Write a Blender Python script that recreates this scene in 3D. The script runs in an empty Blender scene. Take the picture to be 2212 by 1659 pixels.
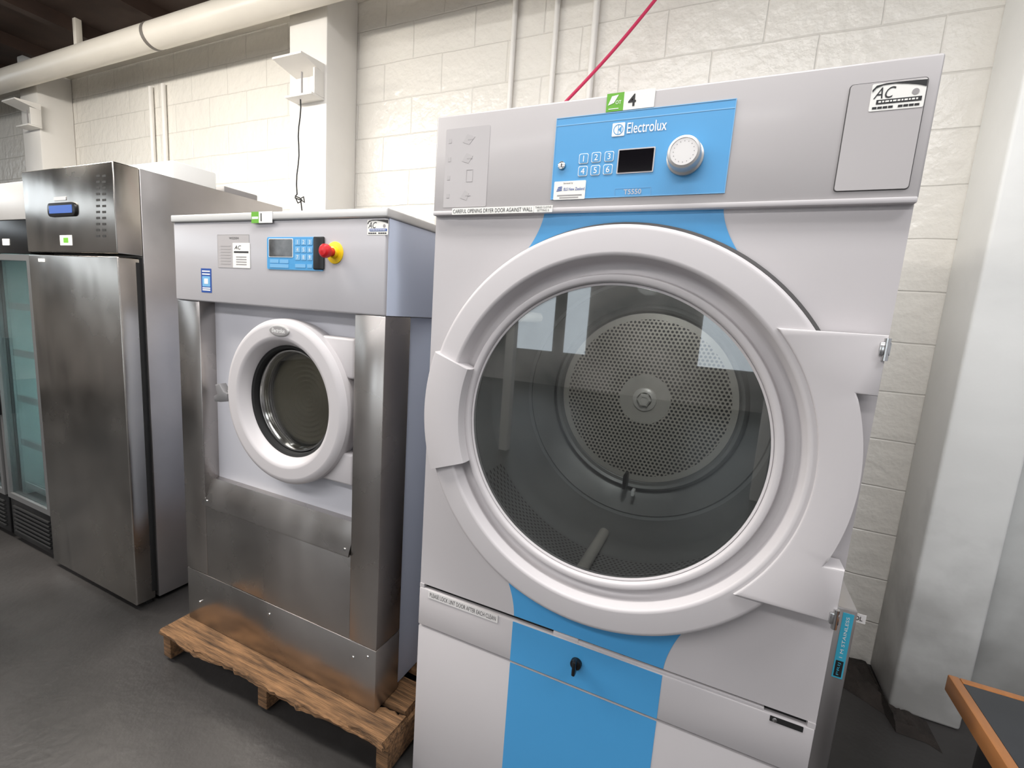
import bpy, bmesh, math, random
from mathutils import Vector, Matrix, noise
random.seed(4)
C = bpy.context.scene.collection
PI = math.pi
# ------------------------------------------------------------------ camera geometry
W, H, F = 2212.0, 1659.0, 1005.0
CX, CY = W/2, H/2
V1 = Vector((-2256, -309, F)); V3 = Vector((-466, 6671, F))
ax = (-V1).normalized(); az = (-V3).normalized()
az = (az - ax*az.dot(ax)).normalized()
ay = az.cross(ax)
if ay.z < 0: ay = -ay
CAMZ = 1.40
def ray(u, v):
    d = Vector((u-CX, v-CY, F)); return Vector((ax.dot(d), ay.dot(d), az.dot(d)))
def fp(u, v, y=1.03):
    r = ray(u, v); t = y/r.y; return (r.x*t, r.z*t+CAMZ)
def proj(x, y, z):
    z -= CAMZ
    d = ax*x + ay*y + az*z
    return (CX+F*d.x/d.z, CY+F*d.y/d.z)
def rc(u, v, wp, hp, y=1.03):
    x, z = fp(u, v, y); e = .005
    du = (proj(x+e, y, z)[0]-proj(x-e, y, z)[0])/(2*e)
    dv = abs(proj(x, y, z+e)[1]-proj(x, y, z-e)[1])/(2*e)
    w = wp/du; h = hp/dv
    return (x-w/2, x+w/2, z-h/2, z+h/2)
cam = bpy.data.cameras.new('camera'); co = bpy.data.objects.new('camera', cam); C.objects.link(co)
cam.sensor_width = 36; cam.lens = F/W*36; cam.clip_start = .02
R_ = Vector((ax.x, ay.x, az.x)); U_ = -Vector((ax.y, ay.y, az.y)); B_ = -Vector((ax.z, ay.z, az.z))
m = Matrix((R_, U_, B_)).transposed().to_4x4(); m.translation = (0, 0, CAMZ); co.matrix_world = m
bpy.context.scene.camera = co
# ------------------------------------------------------------------ materials
def lin(c):
    c /= 255.0
    return c/12.92 if c <= .04045 else ((c+.055)/1.055)**2.4
def rgb(r, g, b): return (lin(r), lin(g), lin(b), 1)
def nt(name):
    mt = bpy.data.materials.new(name); mt.use_nodes = True
    n = mt.node_tree.nodes; l = mt.node_tree.links
    return mt, n, l, n['Principled BSDF']
def pm(name, col, rough=.4, metal=0, var=.06, scale=6, bump=0, coat=0, stretch=None, emit=0, bscale=None, contrast=None, grime=0):
    mt, n, l, p = nt(name)
    c = rgb(*col)
    tc = n.new('ShaderNodeTexCoord'); mp = n.new('ShaderNodeMapping'); l.new(tc.outputs['Object'], mp.inputs[0])
    if stretch: mp.inputs['Scale'].default_value = stretch
    nz = n.new('ShaderNodeTexNoise'); nz.inputs['Scale'].default_value = scale; nz.inputs['Detail'].default_value = 6
    l.new(mp.outputs[0], nz.inputs['Vector'])
    mx = n.new('ShaderNodeMix'); mx.data_type = 'RGBA'
    mx.inputs[6].default_value = tuple(max(0, x*(1-var*2)) for x in c[:3])+(1,)
    mx.inputs[7].default_value = tuple(min(1, x*(1+var*2)) for x in c[:3])+(1,)
    fo = nz.outputs['Fac']
    if contrast:
        mr = n.new('ShaderNodeMapRange'); mr.inputs[1].default_value = contrast[0]; mr.inputs[2].default_value = contrast[1]; l.new(fo, mr.inputs[0]); fo = mr.outputs[0]
    l.new(fo, mx.inputs[0]); oc = mx.outputs[2]
    if grime:
        sx = n.new('ShaderNodeSeparateXYZ'); l.new(tc.outputs['Object'], sx.inputs[0])
        ng = n.new('ShaderNodeTexNoise'); ng.inputs['Scale'].default_value = 5; ng.inputs['Detail'].default_value = 6; l.new(tc.outputs['Object'], ng.inputs['Vector'])
        ad = n.new('ShaderNodeMath'); ad.operation = 'MULTIPLY_ADD'; ad.inputs[1].default_value = -.9; l.new(ng.outputs['Fac'], ad.inputs[0]); l.new(sx.outputs[2], ad.inputs[2])
        mg = n.new('ShaderNodeMapRange'); mg.inputs[1].default_value = -.42; mg.inputs[2].default_value = .25; mg.inputs[3].default_value = grime; mg.inputs[4].default_value = 0; l.new(ad.outputs[0], mg.inputs[0])
        m3 = n.new('ShaderNodeMix'); m3.data_type = 'RGBA'; l.new(mg.outputs[0], m3.inputs[0]); l.new(oc, m3.inputs[6]); m3.inputs[7].default_value = rgb(86, 80, 74); oc = m3.outputs[2]
    l.new(oc, p.inputs['Base Color'])
    p.inputs['Roughness'].default_value = rough; p.inputs['Metallic'].default_value = metal
    p.inputs['Coat Weight'].default_value = coat; p.inputs['Coat Roughness'].default_value = .15
    if bump:
        b = n.new('ShaderNodeBump'); b.inputs['Strength'].default_value = bump; b.inputs['Distance'].default_value = .01
        n2 = n.new('ShaderNodeTexNoise'); n2.inputs['Scale'].default_value = bscale or scale*3; n2.inputs['Detail'].default_value = 3
        l.new(mp.outputs[0], n2.inputs['Vector']); l.new(n2.outputs['Fac'], b.inputs['Height']); l.new(b.outputs[0], p.inputs['Normal'])
    if emit:
        l.new(oc, p.inputs['Emission Color']); p.inputs['Emission Strength'].default_value = emit
    return mt
def steel(name, col, rough=.26, metal=1.0):
    mt, n, l, p = nt(name)
    tc = n.new('ShaderNodeTexCoord')
    n2 = n.new('ShaderNodeTexNoise'); n2.inputs['Scale'].default_value = 2.6; n2.inputs['Detail'].default_value = 6
    l.new(tc.outputs['Object'], n2.inputs['Vector'])
    mr = n.new('ShaderNodeMapRange'); mr.inputs[1].default_value = .3; mr.inputs[2].default_value = .7; mr.inputs[3].default_value = rough-.07; mr.inputs[4].default_value = rough+.1
    l.new(n2.outputs['Fac'], mr.inputs[0]); l.new(mr.outputs[0], p.inputs['Roughness'])
    c = rgb(*col); mx = n.new('ShaderNodeMix'); mx.data_type = 'RGBA'
    mx.inputs[6].default_value = tuple(x*.62 for x in c[:3])+(1,); mx.inputs[7].default_value = tuple(min(1, x*1.28) for x in c[:3])+(1,)
    l.new(n2.outputs['Fac'], mx.inputs[0]); l.new(mx.outputs[2], p.inputs['Base Color'])
    p.inputs['Metallic'].default_value = metal
    mp2 = n.new('ShaderNodeMapping'); mp2.inputs['Scale'].default_value = (2.6, 2.6, .6); mp2.inputs['Rotation'].default_value = (0, .3, 0); l.new(tc.outputs['Object'], mp2.inputs[0])
    b = n.new('ShaderNodeBump'); b.inputs['Strength'].default_value = .75; b.inputs['Distance'].default_value = .009
    n3 = n.new('ShaderNodeTexNoise'); n3.inputs['Scale'].default_value = 2.8; n3.inputs['Detail'].default_value = .8; l.new(mp2.outputs[0], n3.inputs['Vector'])
    l.new(n3.outputs['Fac'], b.inputs['Height']); l.new(b.outputs[0], p.inputs['Normal'])
    return mt
def glass(name, tint, refl=.5, blend=.35, base=0):
    mt, n, l, p = nt(name); n.remove(p)
    out = n['Material Output']; tr = n.new('ShaderNodeBsdfTransparent'); gl = n.new('ShaderNodeBsdfGlossy')
    gl.inputs['Roughness'].default_value = .015; tr.inputs[0].default_value = tint
    lw = n.new('ShaderNodeLayerWeight'); lw.inputs[0].default_value = blend
    mu = n.new('ShaderNodeMath'); mu.operation = 'MULTIPLY_ADD'; mu.inputs[1].default_value = refl; mu.inputs[2].default_value = base; l.new(lw.outputs['Fresnel'], mu.inputs[0])
    ms = n.new('ShaderNodeMixShader'); l.new(mu.outputs[0], ms.inputs[0]); l.new(tr.outputs[0], ms.inputs[1]); l.new(gl.outputs[0], ms.inputs[2])
    l.new(ms.outputs[0], out.inputs[0]); return mt
def perforated(name, col, pitch, hole, axes, metal=.3):
    mt, n, l, p = nt(name)
    tc = n.new('ShaderNodeTexCoord'); sx = n.new('ShaderNodeSeparateXYZ'); l.new(tc.outputs['Object'], sx.inputs[0])
    ds = []
    for off in (0, .5):
        cb = n.new('ShaderNodeCombineXYZ'); l.new(sx.outputs[axes[0]], cb.inputs[0]); l.new(sx.outputs[axes[1]], cb.inputs[1])
        ma = n.new('ShaderNodeVectorMath'); ma.operation = 'MULTIPLY_ADD'; l.new(cb.outputs[0], ma.inputs[0])
        ma.inputs[1].default_value = (1/pitch, 1/(pitch*1.732), 0); ma.inputs[2].default_value = (off+50, off+50, 0)
        fr = n.new('ShaderNodeVectorMath'); fr.operation = 'FRACTION'; l.new(ma.outputs[0], fr.inputs[0])
        m2 = n.new('ShaderNodeVectorMath'); m2.operation = 'MULTIPLY_ADD'; l.new(fr.outputs[0], m2.inputs[0])
        m2.inputs[1].default_value = (1, 1.732, 0); m2.inputs[2].default_value = (-.5, -.866, 0)
        le = n.new('ShaderNodeVectorMath'); le.operation = 'LENGTH'; l.new(m2.outputs[0], le.inputs[0]); ds.append(le.outputs['Value'])
    mn = n.new('ShaderNodeMath'); mn.operation = 'MINIMUM'; l.new(ds[0], mn.inputs[0]); l.new(ds[1], mn.inputs[1])
    gt = n.new('ShaderNodeMath'); gt.operation = 'GREATER_THAN'; l.new(mn.outputs[0], gt.inputs[0]); gt.inputs[1].default_value = hole
    nz = n.new('ShaderNodeTexNoise'); nz.inputs['Scale'].default_value = 5; l.new(tc.outputs['Object'], nz.inputs['Vector'])
    c = rgb(*col); mc = n.new('ShaderNodeMix'); mc.data_type = 'RGBA'; mc.inputs[6].default_value = tuple(x*.6 for x in c[:3])+(1,); mc.inputs[7].default_value = tuple(min(1, x*1.3) for x in c[:3])+(1,); l.new(nz.outputs['Fac'], mc.inputs[0])
    mx = n.new('ShaderNodeMix'); mx.data_type = 'RGBA'; mx.inputs[6].default_value = (.012, .011, .01, 1); l.new(mc.outputs[2], mx.inputs[7])
    l.new(gt.outputs[0], mx.inputs[0]); l.new(mx.outputs[2], p.inputs['Base Color'])
    mm = n.new('ShaderNodeMath'); mm.operation = 'MULTIPLY'; mm.inputs[1].default_value = metal; l.new(gt.outputs[0], mm.inputs[0]); l.new(mm.outputs[0], p.inputs['Metallic'])
    p.inputs['Roughness'].default_value = .45
    return mt
def blockwall(name, col):
    mt, n, l, p = nt(name)
    tc = n.new('ShaderNodeTexCoord')
    wv = n.new('ShaderNodeTexNoise'); wv.inputs['Scale'].default_value = 4; l.new(tc.outputs['Object'], wv.inputs['Vector'])
    wm_ = n.new('ShaderNodeVectorMath'); wm_.operation = 'MULTIPLY_ADD'; l.new(wv.outputs['Color'], wm_.inputs[0]); wm_.inputs[1].default_value = (.014, .014, .014); l.new(tc.outputs['Object'], wm_.inputs[2])
    sx = n.new('ShaderNodeSeparateXYZ'); l.new(wm_.outputs[0], sx.inputs[0])
    cb = n.new('ShaderNodeCombineXYZ'); l.new(sx.outputs[0], cb.inputs[0]); l.new(sx.outputs[2], cb.inputs[1])
    br = n.new('ShaderNodeTexBrick'); l.new(cb.outputs[0], br.inputs['Vector'])
    br.inputs['Scale'].default_value = 1; br.inputs['Brick Width'].default_value = .4; br.inputs['Row Height'].default_value = .2
    br.inputs['Mortar Size'].default_value = .005; br.inputs['Mortar Smooth'].default_value = 1
    nz = n.new('ShaderNodeTexNoise'); nz.inputs['Scale'].default_value = 17; nz.inputs['Detail'].default_value = 6; l.new(tc.outputs['Object'], nz.inputs['Vector'])
    nb = n.new('ShaderNodeTexNoise'); nb.inputs['Scale'].default_value = 1.3; nb.inputs['Detail'].default_value = 5; l.new(tc.outputs['Object'], nb.inputs['Vector'])
    c = rgb(*col); mx = n.new('ShaderNodeMix'); mx.data_type = 'RGBA'
    mx.inputs[6].default_value = tuple(x*.82 for x in c[:3])+(1,); mx.inputs[7].default_value = c; l.new(nb.outputs['Fac'], mx.inputs[0])
    m2 = n.new('ShaderNodeMix'); m2.data_type = 'RGBA'; m2.blend_type = 'MULTIPLY'
    mr = n.new('ShaderNodeMapRange'); mr.inputs[3].default_value = 0; mr.inputs[4].default_value = .1; l.new(br.outputs['Fac'], mr.inputs[0])
    l.new(mr.outputs[0], m2.inputs[0]); l.new(mx.outputs[2], m2.inputs[6]); m2.inputs[7].default_value = (.6, .58, .56, 1)
    l.new(m2.outputs[2], p.inputs['Base Color'])
    p.inputs['Roughness'].default_value = .24
    mu = n.new('ShaderNodeMath'); mu.operation = 'MULTIPLY_ADD'; l.new(br.outputs['Fac'], mu.inputs[0]); mu.inputs[1].default_value = -.5
    m3 = n.new('ShaderNodeMath'); m3.operation = 'MULTIPLY'; l.new(nz.outputs['Fac'], m3.inputs[0]); m3.inputs[1].default_value = 1.6; l.new(m3.outputs[0], mu.inputs[2])
    b = n.new('ShaderNodeBump'); b.inputs['Strength'].default_value = .6; b.inputs['Distance'].default_value = .01
    l.new(mu.outputs[0], b.inputs['Height']); l.new(b.outputs[0], p.inputs['Normal'])
    return mt
M = dict(
 grey=pm('dryer_grey_paint', (176, 172, 172), .42, 0, .02, 3, coat=.1),
 grey_front=pm('dryer_front_paint', (188, 184, 185), .38, 0, .02, 3, coat=.15),
 grey_light=pm('light_grey_plastic', (193, 189, 190), .42, 0, .015, 3),
 film=pm('grey_label_film', (174, 170, 170), .42, 0, .015, 3),
 film2=pm('pale_grey_label_film', (180, 176, 176), .42, 0, .015, 3),
 grey_icon=pm('grey_icon_ink', (150, 147, 147), .5, 0, .02),
 icon_faint=pm('faint_icon_ink', (164, 160, 160), .5, 0, .02),
 handle=pm('grey_handle_plastic', (112, 111, 112), .4, 0, .02),
 coolframe=pm('cooler_frame_grey', (122, 122, 122), .35, .5, .03),
 washer=pm('washer_grey_paint', (180, 178, 181), .3, 0, .02, 3, coat=.25),
 washer_side=pm('washer_blue_grey_glare_paint', (204, 213, 232), .35, 0, .02, 3),  # blue-grey side paint, lightened to carry the glare on that side
 door_plate=pm('door_plate_grey', (194, 194, 200), .3, 0, .02, 3),
 blue=pm('blue_panel_film', (72, 152, 206), .36, 0, .03, 3, coat=.1),
 blue_light=pm('light_blue_membrane', (116, 174, 216), .35, 0, .03),
 bluedk=pm('deep_blue_ink', (38, 76, 150), .4, 0, .03),
 white=pm('white_print', (240, 240, 238), .45, 0, .01),
 paper=pm('white_paper', (232, 231, 226), .6, 0, .02),
 strip=pm('grey_white_strip', (218, 215, 213), .5, 0, .02),
 black=pm('black_plastic', (16, 16, 17), .3, 0, .05),
 ink=pm('black_ink', (28, 28, 30), .6, 0, .03),
 inkg=pm('grey_ink', (70, 68, 68), .6, 0, .03),
 seam=pm('dark_seam', (70, 68, 68), .6, 0, .03),
 gap=pm('gap_shadow_rubber', (22, 22, 22), .8, 0, .05),
 display=pm('dark_display', (14, 12, 16), .08, 0, .1),
 lcd=pm('grey_display', (84, 84, 84), .05, 0, .5, 30),
 green=pm('green_tag', (98, 168, 38), .5, 0, .04),
 red=pm('red_plastic', (206, 28, 34), .3, 0, .03),
 redc=pm('red_cable', (204, 40, 88), .5, 0, .03),
 yellow=pm('yellow_disc', (238, 200, 20), .4, 0, .03),
 cyan=pm('cyan_label', (66, 176, 206), .4, 0, .04),
 chrome=pm('chrome', (205, 205, 205), .18, 1, .02),
 knob=pm('satin_knob', (198, 196, 194), .35, .5, .02),
 bright=pm('bright_hub_metal', (226, 222, 214), .3, .15, .05, 20),
 lidm=pm('pale_lid_steel', (206, 205, 203), .4, .4, .03, 3),
 steel=steel('brushed_stainless', (184, 179, 173), .22),
 steel_d=steel('dull_stainless', (188, 183, 179), .26),
 steel_s=steel('satin_stainless_side', (192, 188, 187), .36, .9),
 drum=steel('drum_steel', (140, 141, 139), .42, .4),
 bowl=pm('bowl_glass_back', (216, 208, 188), .3, 0, .12, 9),
 plain=pm('plain_back_plate', (196, 191, 181), .45, .1, .08, 5),
 perf=perforated('perforated_back_plate', (202, 195, 182), .0136, .31, (0, 2), .15),
 perf2=perforated('perforated_drum_shell', (140, 140, 138), .0135, .25, (0, 1)),
 glass_d=glass('smoked_door_glass', (.66, .68, .685, 1), 1.0, .36, .06),
 glass_w=glass('washer_door_glass', (.92, .92, .9, 1), .9, .33),
 glass_f=glass('fridge_door_glass', (.9, .95, .95, 1), .8, .3),
 wood=pm('pallet_wood', (112, 82, 54), .9, 0, .4, 4, bump=.6, stretch=(2.2, 26, 26), contrast=(.25, .75)),
 woodedge=pm('varnished_wood_edge', (150, 98, 54), .4, 0, .2, 8, stretch=(6, 1, 6)),
 tabletop=pm('black_table_laminate', (34, 36, 40), .35, 0, .15, 20),
 wall=blockwall('painted_block', (242, 238, 230)),
 wallp=pm('painted_concrete', (238, 235, 230), .45, 0, .05, 2.5, bump=.15, bscale=14),
 wallr=pm('stained_concrete', (236, 236, 233), .5, 0, .06, 2.2, bump=.3, bscale=12, grime=.6),
 wallg=pm('grey_painted_panel', (212, 213, 211), .55, 0, .05, 2, grime=.6),
 wallf=pm('dim_room_wall', (176, 171, 166), .7, 0, .42, .9, contrast=(.3, .7)),
 pipe=pm('cream_pipe_paint', (234, 228, 217), .35, 0, .04, 3),
 band=pm('pipe_coupling_grey', (120, 114, 108), .5, 0, .05, 3),
 floor=pm('dark_concrete', (54, 52, 51), .4, 0, .38, 1.1, bump=.15, bscale=30, contrast=(.3, .7)),
 rubble=pm('crumbled_dark_concrete', (40, 34, 30), .9, 0, .4, 14, bump=.8),
 ceil=pm('dark_brown_roof', (54, 38, 30), .8, 0, .3, 5),
 shelfw=pm('white_shelf', (224, 232, 232), .5, 0, .03),
 inner=pm('fridge_liner', (214, 230, 230), .5, 0, .03),
 lamp=pm('cooler_lamp', (215, 240, 240), .5, 0, .01, emit=26.0),
 added_glow=pm('added_panel_glow', (228, 238, 246), .3, 0, .05, 2, emit=2.6),  # emissive colour for the panes added as reflection sources
)
# ------------------------------------------------------------------ mesh builder
ORG = {}
class MB:
    def __init__(s): s.v = []; s.f = []; s.fm = []; s.mats = []
    def mi(s, k):
        if k not in s.mats: s.mats.append(k)
        return s.mats.index(k)
    def add(s, vs, fs, k):
        o = len(s.v); i = s.mi(k)
        s.v += [tuple(x) for x in vs]
        for f in fs: s.f.append([o+j for j in f]); s.fm.append(i)
        return s
    def box(s, x0, x1, y0, y1, z0, z1, k, bev=0, seg=2, rot=None):
        b = bmesh.new(); bmesh.ops.create_cube(b, size=1)
        for v in b.verts: v.co = Vector(((x0+x1)/2+v.co.x*(x1-x0), (y0+y1)/2+v.co.y*(y1-y0), (z0+z1)/2+v.co.z*(z1-z0)))
        if bev: bmesh.ops.bevel(b, geom=b.edges[:], offset=bev, segments=seg, affect='EDGES', profile=.5)
        if rot: bmesh.ops.rotate(b, verts=b.verts[:], cent=rot[0], matrix=Matrix.Rotation(rot[1], 3, rot[2]))
        b.verts.index_update(); s.add([v.co[:] for v in b.verts], [[v.index for v in f.verts] for f in b.faces], k); b.free(); return s
    def rough_board(s, x0, x1, y0, y1, z0, z1, k, jit=.004, n=60, seed=0, tilt=0):
        """a sawn board along x with worn, uneven edges"""
        vs = []; fs = []
        for i in range(n+1):
            x = x0+(x1-x0)*i/n
            def nn(a): return noise.noise(Vector((x*7, a*3.7+seed, seed*1.3)))*jit*2.2+noise.noise(Vector((x*40, a*5.1, seed+9)))*jit*1.2
            e = tilt*(x-x0)
            ya, yb = y0+nn(1)+e, y1+nn(2)+e; c = .003+abs(nn(3))*.8
            for (yy, zz) in ((ya, z0+.002), (ya+nn(5)*.6, z1-c), (ya+c, z1), (yb-c, z1-abs(nn(4))*.2), (yb, z1-c), (yb, z0+.002)): vs.append((x, yy, zz))
        for i in range(n):
            for t in range(6): fs.append([i*6+t, (i+1)*6+t, (i+1)*6+(t+1) % 6, i*6+(t+1) % 6])
        for q, o in ((0, 0), (n*6, 1)):
            for t in range(6):
                x, y, z = vs[q+t]; vs[q+t] = (x+random.uniform(-.014, .004)*(1 if o else -1), y, z)
        fs.append([0, 1, 2, 3, 4, 5]); fs.append([n*6+j for j in (5, 4, 3, 2, 1, 0)])
        return s.add(vs, fs, k)
    def plate(s, poly, y0, y1, k, bev=0):
        """polygon in x,z extruded from y0 (front) to y1 (back)"""
        b = bmesh.new(); vs = [b.verts.new((x, y1, z)) for x, z in poly]; f = b.faces.new(vs)
        r = bmesh.ops.extrude_face_region(b, geom=[f]); nv = [g for g in r['geom'] if isinstance(g, bmesh.types.BMVert)]
        for v in nv: v.co.y = y0
        if bev:
            es = [e for e in b.edges if all(abs(v.co.y-y0) < 1e-6 for v in e.verts)]
            bmesh.ops.bevel(b, geom=es, offset=bev, segments=2, affect='EDGES', profile=.5)
        bmesh.ops.triangulate(b, faces=[f for f in b.faces if len(f.verts) > 4])
        b.verts.index_update(); s.add([v.co[:] for v in b.verts], [[v.index for v in f.verts] for f in b.faces], k); b.free(); return s
    def rr(s, r, y0, y1, k, rad=.003, bev=0):
        x0, x1, z0, z1 = r; rad = min(rad, (x1-x0)/2.01, (z1-z0)/2.01); p = []
        for cx, cz, a0 in ((x1-rad, z1-rad, 0), (x0+rad, z1-rad, 90), (x0+rad, z0+rad, 180), (x1-rad, z0+rad, 270)):
            for i in range(5):
                a = math.radians(a0+i*22.5); p.append((cx+rad*math.cos(a), cz+rad*math.sin(a)))
        return s.plate(p, y0, y1, k, bev)
    def frame(s, r, t, y0, y1, k):
        x0, x1, z0, z1 = r
        s.box(x0, x1, y0, y1, z1-t, z1, k); s.box(x0, x1, y0, y1, z0, z0+t, k)
        s.box(x0, x0+t, y0, y1, z0+t, z1-t, k); s.box(x1-t, x1, y0, y1, z0+t, z1-t, k); return s
    def lathe(s, c, prof, k, n=96, a0=0, a1=2*PI, caps=False):
        """profile of (r, y) swept about the y axis through (cx, cz)"""
        cx, cz = c; full = abs(a1-a0-2*PI) < 1e-6; m_ = n if full else n+1; vs = []; fs = []
        for i in range(m_):
            a = a0+(a1-a0)*i/n
            for r, y in prof: vs.append((cx+r*math.cos(a), y, cz+r*math.sin(a)))
        q = len(prof)
        for i in range(n):
            j = (i+1) % m_
            for t in range(q-1): fs.append([i*q+t, j*q+t, j*q+t+1, i*q+t+1])
        if caps and not full: fs.append(list(range(q))); fs.append(list(range((m_-1)*q, m_*q))[::-1])
        return s.add(vs, fs, k)
    def disc(s, c, r, y, k, n=64, rz=None):
        return s.add([(c[0]+r*math.cos(2*PI*i/n), y, c[1]+(rz or r)*math.sin(2*PI*i/n)) for i in range(n)], [list(range(n))], k)
    def cyl(s, c, r, y0, y1, k, n=32, bev=0, rz=None):
        b = bev or 0
        s.lathe(c, [(0, y1), (r, y1), (r, y0+b), (r-b*.3, y0+b*.3), (r-b, y0), (0, y0)], k, n); return s
    def tube(s, pts, r, k, n=10):
        pts = [Vector(p) for p in pts]; vs = []; fs = []; prev = None
        for i, p in enumerate(pts):
            t = (pts[min(i+1, len(pts)-1)]-pts[max(i-1, 0)]).normalized()
            if prev is None: prev = t.orthogonal().normalized()
            a = (prev-t*prev.dot(t)).normalized(); prev = a; b = t.cross(a)
            for j in range(n):
                w = 2*PI*j/n; vs.append(p+(a*math.cos(w)+b*math.sin(w))*r)
        for i in range(len(pts)-1):
            for j in range(n): fs.append([i*n+j, i*n+(j+1) % n, (i+1)*n+(j+1) % n, (i+1)*n+j])
        fs.append(list(range(n))[::-1]); fs.append([(len(pts)-1)*n+j for j in range(n)])
        return s.add(vs, fs, k)
    def text(s, txt, r, y, k, rot=0, bold=0, keep=False, shear=0):
        x0, x1, z0, z1 = r
        cu = bpy.data.curves.new('t', 'FONT'); cu.body = txt; cu.resolution_u = 3; cu.offset = bold; cu.align_x = 'CENTER'; cu.shear = shear
        o = bpy.data.objects.new('t', cu); C.objects.link(o)
        dg = bpy.context.evaluated_depsgraph_get(); me = bpy.data.meshes.new_from_object(o.evaluated_get(dg))
        vs = [v.co.copy() for v in me.vertices]; fs = [list(p.vertices) for p in me.polygons]
        bpy.data.objects.remove(o); bpy.data.curves.remove(cu); bpy.data.meshes.remove(me)
        if rot:
            q = Matrix.Rotation(math.radians(rot), 3, 'Z'); vs = [q @ v for v in vs]
        ax0 = min(v.x for v in vs); ax1 = max(v.x for v in vs); ay0 = min(v.y for v in vs); ay1 = max(v.y for v in vs)
        sx = (x1-x0)/(ax1-ax0); sz = (z1-z0)/(ay1-ay0)
        if keep: sx = sz = min(sx, sz)
        mx, mz = (x0+x1)/2, (z0+z1)/2
        s.add([(mx+(v.x-(ax0+ax1)/2)*sx, y, mz+(v.y-(ay0+ay1)/2)*sz) for v in vs], fs, k); return s
    def build(s, name, parent=None, label=None, org=None, keepn=False):
        base = Vector((0, 0, 0))
        if parent is not None: base = ORG[parent.name]
        elif org is not None: base = Vector(org)
        me = bpy.data.meshes.new(name); me.from_pydata([Vector(v)-base for v in s.v], [], s.f)
        for k in s.mats: me.materials.append(M[k])
        me.polygons.foreach_set('material_index', s.fm)
        b = bmesh.new(); b.from_mesh(me); bmesh.ops.recalc_face_normals(b, faces=b.faces[:]); b.to_mesh(me); b.free()
        me.polygons.foreach_set('use_smooth', [True]*len(me.polygons)); me.set_sharp_from_angle(angle=math.radians(32)); me.update()
        o = bpy.data.objects.new(name, me); C.objects.link(o)
        if parent is not None: o.parent = parent
        elif org is not None: o.location = base
        ORG[o.name] = base
        if label: o['label'] = label
        return o
def thing(name, label, cat, loc=(0, 0, 0), group=None):
    o = bpy.data.objects.new(name, None); C.objects.link(o); o.location = loc; o.empty_display_size = .1
    o['label'] = label; o['category'] = cat
    if group: o['group'] = group
    ORG[o.name] = Vector(loc); return o
def tag(o, label, cat, group=None):
    o['label'] = label; o['category'] = cat
    if group: o['group'] = group
    return o
def struct(mb, name):
    o = mb.build(name); o['kind'] = 'structure'; return o
def panel_hole(mb, x0, x1, z0, z1, c, r, y, yb, k, n=96):
    cx, cz = c; an = [2*PI*i/n for i in range(n)]+[math.atan2(z-cz, x-cx) % (2*PI) for x in (x0, x1) for z in (z0, z1)]
    an = sorted(set(an)); vs = []; fs = []; q = len(an)
    for a in an:
        ca, sa = math.cos(a), math.sin(a)
        t = min([(x1-cx)/ca if ca > 1e-9 else 9e9, (x0-cx)/ca if ca < -1e-9 else 9e9, (z1-cz)/sa if sa > 1e-9 else 9e9, (z0-cz)/sa if sa < -1e-9 else 9e9])
        vs += [(cx+ca*t, yb, cz+sa*t), (cx+ca*t, y, cz+sa*t), (cx+ca*r, y, cz+sa*r), (cx+ca*r, yb, cz+sa*r)]
    for i in range(q):
        j = (i+1) % q
        for t in range(3): fs.append([4*i+t, 4*j+t, 4*j+t+1, 4*i+t+1])
    mb.add(vs, fs, k)
def ac_sticker(mb, r, y, band='ink'):
    x0, x1, z0, z1 = r; w = x1-x0; h = z1-z0
    mb.rr(r, y-.0006, y, 'paper', .002)
    mb.text('AC', (x0+.05*w, x0+.45*w, z0+.44*h, z0+.85*h), y-.001, 'ink', shear=.35)
    P = [(.02, .70), (.08, .84), (.2, .93), (.42, .945), (.65, .89), (.85, .82), (1, .73), (1, .97), (.8, .985), (.5, .99), (.25, .985), (.08, .93), (.01, .78)]
    mb.plate([(x0+a*w, z0+b*h) for a, b in P], y-.0012, y-.0006, 'ink')
    mb.cyl((x0+.82*w, z0+.58*h), .09*h+.001, y-.001, y-.0006, 'grey_icon', 20)
    mb.box(x0+.12*w, x0+.95*w, y-.001, y-.0006, z0+.24*h, z0+.40*h, band)
    random.seed(7); xx = x0+.16*w
    while xx < x0+.9*w:
        ww = w*random.uniform(.03, .09); mb.box(xx, min(xx+ww, x0+.92*w), y-.0014, y-.001, z0+.29*h, z0+.35*h, 'paper'); xx += ww+.02*w
    for q in (.06, .54):
        xx = x0+q*w
        for k in range(4): mb.box(xx, xx+.085*w, y-.001, y-.0006, z0+.07*h, z0+.15*h, 'ink'); xx += .1*w
def screw(mb, x, z, y, k='chrome', r=.005): mb.cyl((x, z), r, y-.003, y, k, 14, .0015)
# ------------------------------------------------------------------ setting
YW = 2.35; YP = 2.11; ZC = 3.27
mb = MB(); mb.box(-9, 3.2, -7, YW+.2, -.1, 0, 'floor'); struct(mb, 'floor')
mb = MB(); mb.box(-9, 3.2, YW, YW+.2, 0, ZC, 'wall'); struct(mb, 'wall_back')
mb = MB(); mb.box(-9, 3.2, -7.2, -7, 0, ZC, 'wallf'); struct(mb, 'wall_front')
mb = MB(); mb.box(-9.2, -9, -7, YW, 0, ZC, 'wallf'); struct(mb, 'wall_left')
mb = MB()
for i in range(6): mb.box(-9.0, -8.985, -6.2+i*1.25, -5.15+i*1.25, 2.3, 3.0, 'added_glow')
struct(mb, 'glow_panel_1')  # glowing panes added on the unseen wall to reflect in the fridge steel
mb = MB()
for x0, x1 in ((-6.2, -5.0), (-4.2, -3.2), (-2.95, -2.5), (-.4, .9)): mb.box(x0, x1, -7.0, -6.985, .7, 2.1, 'added_glow')
struct(mb, 'glow_panel_2')  # bright panes added behind the camera for reflections in the dryer glass
mb = MB()
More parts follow.
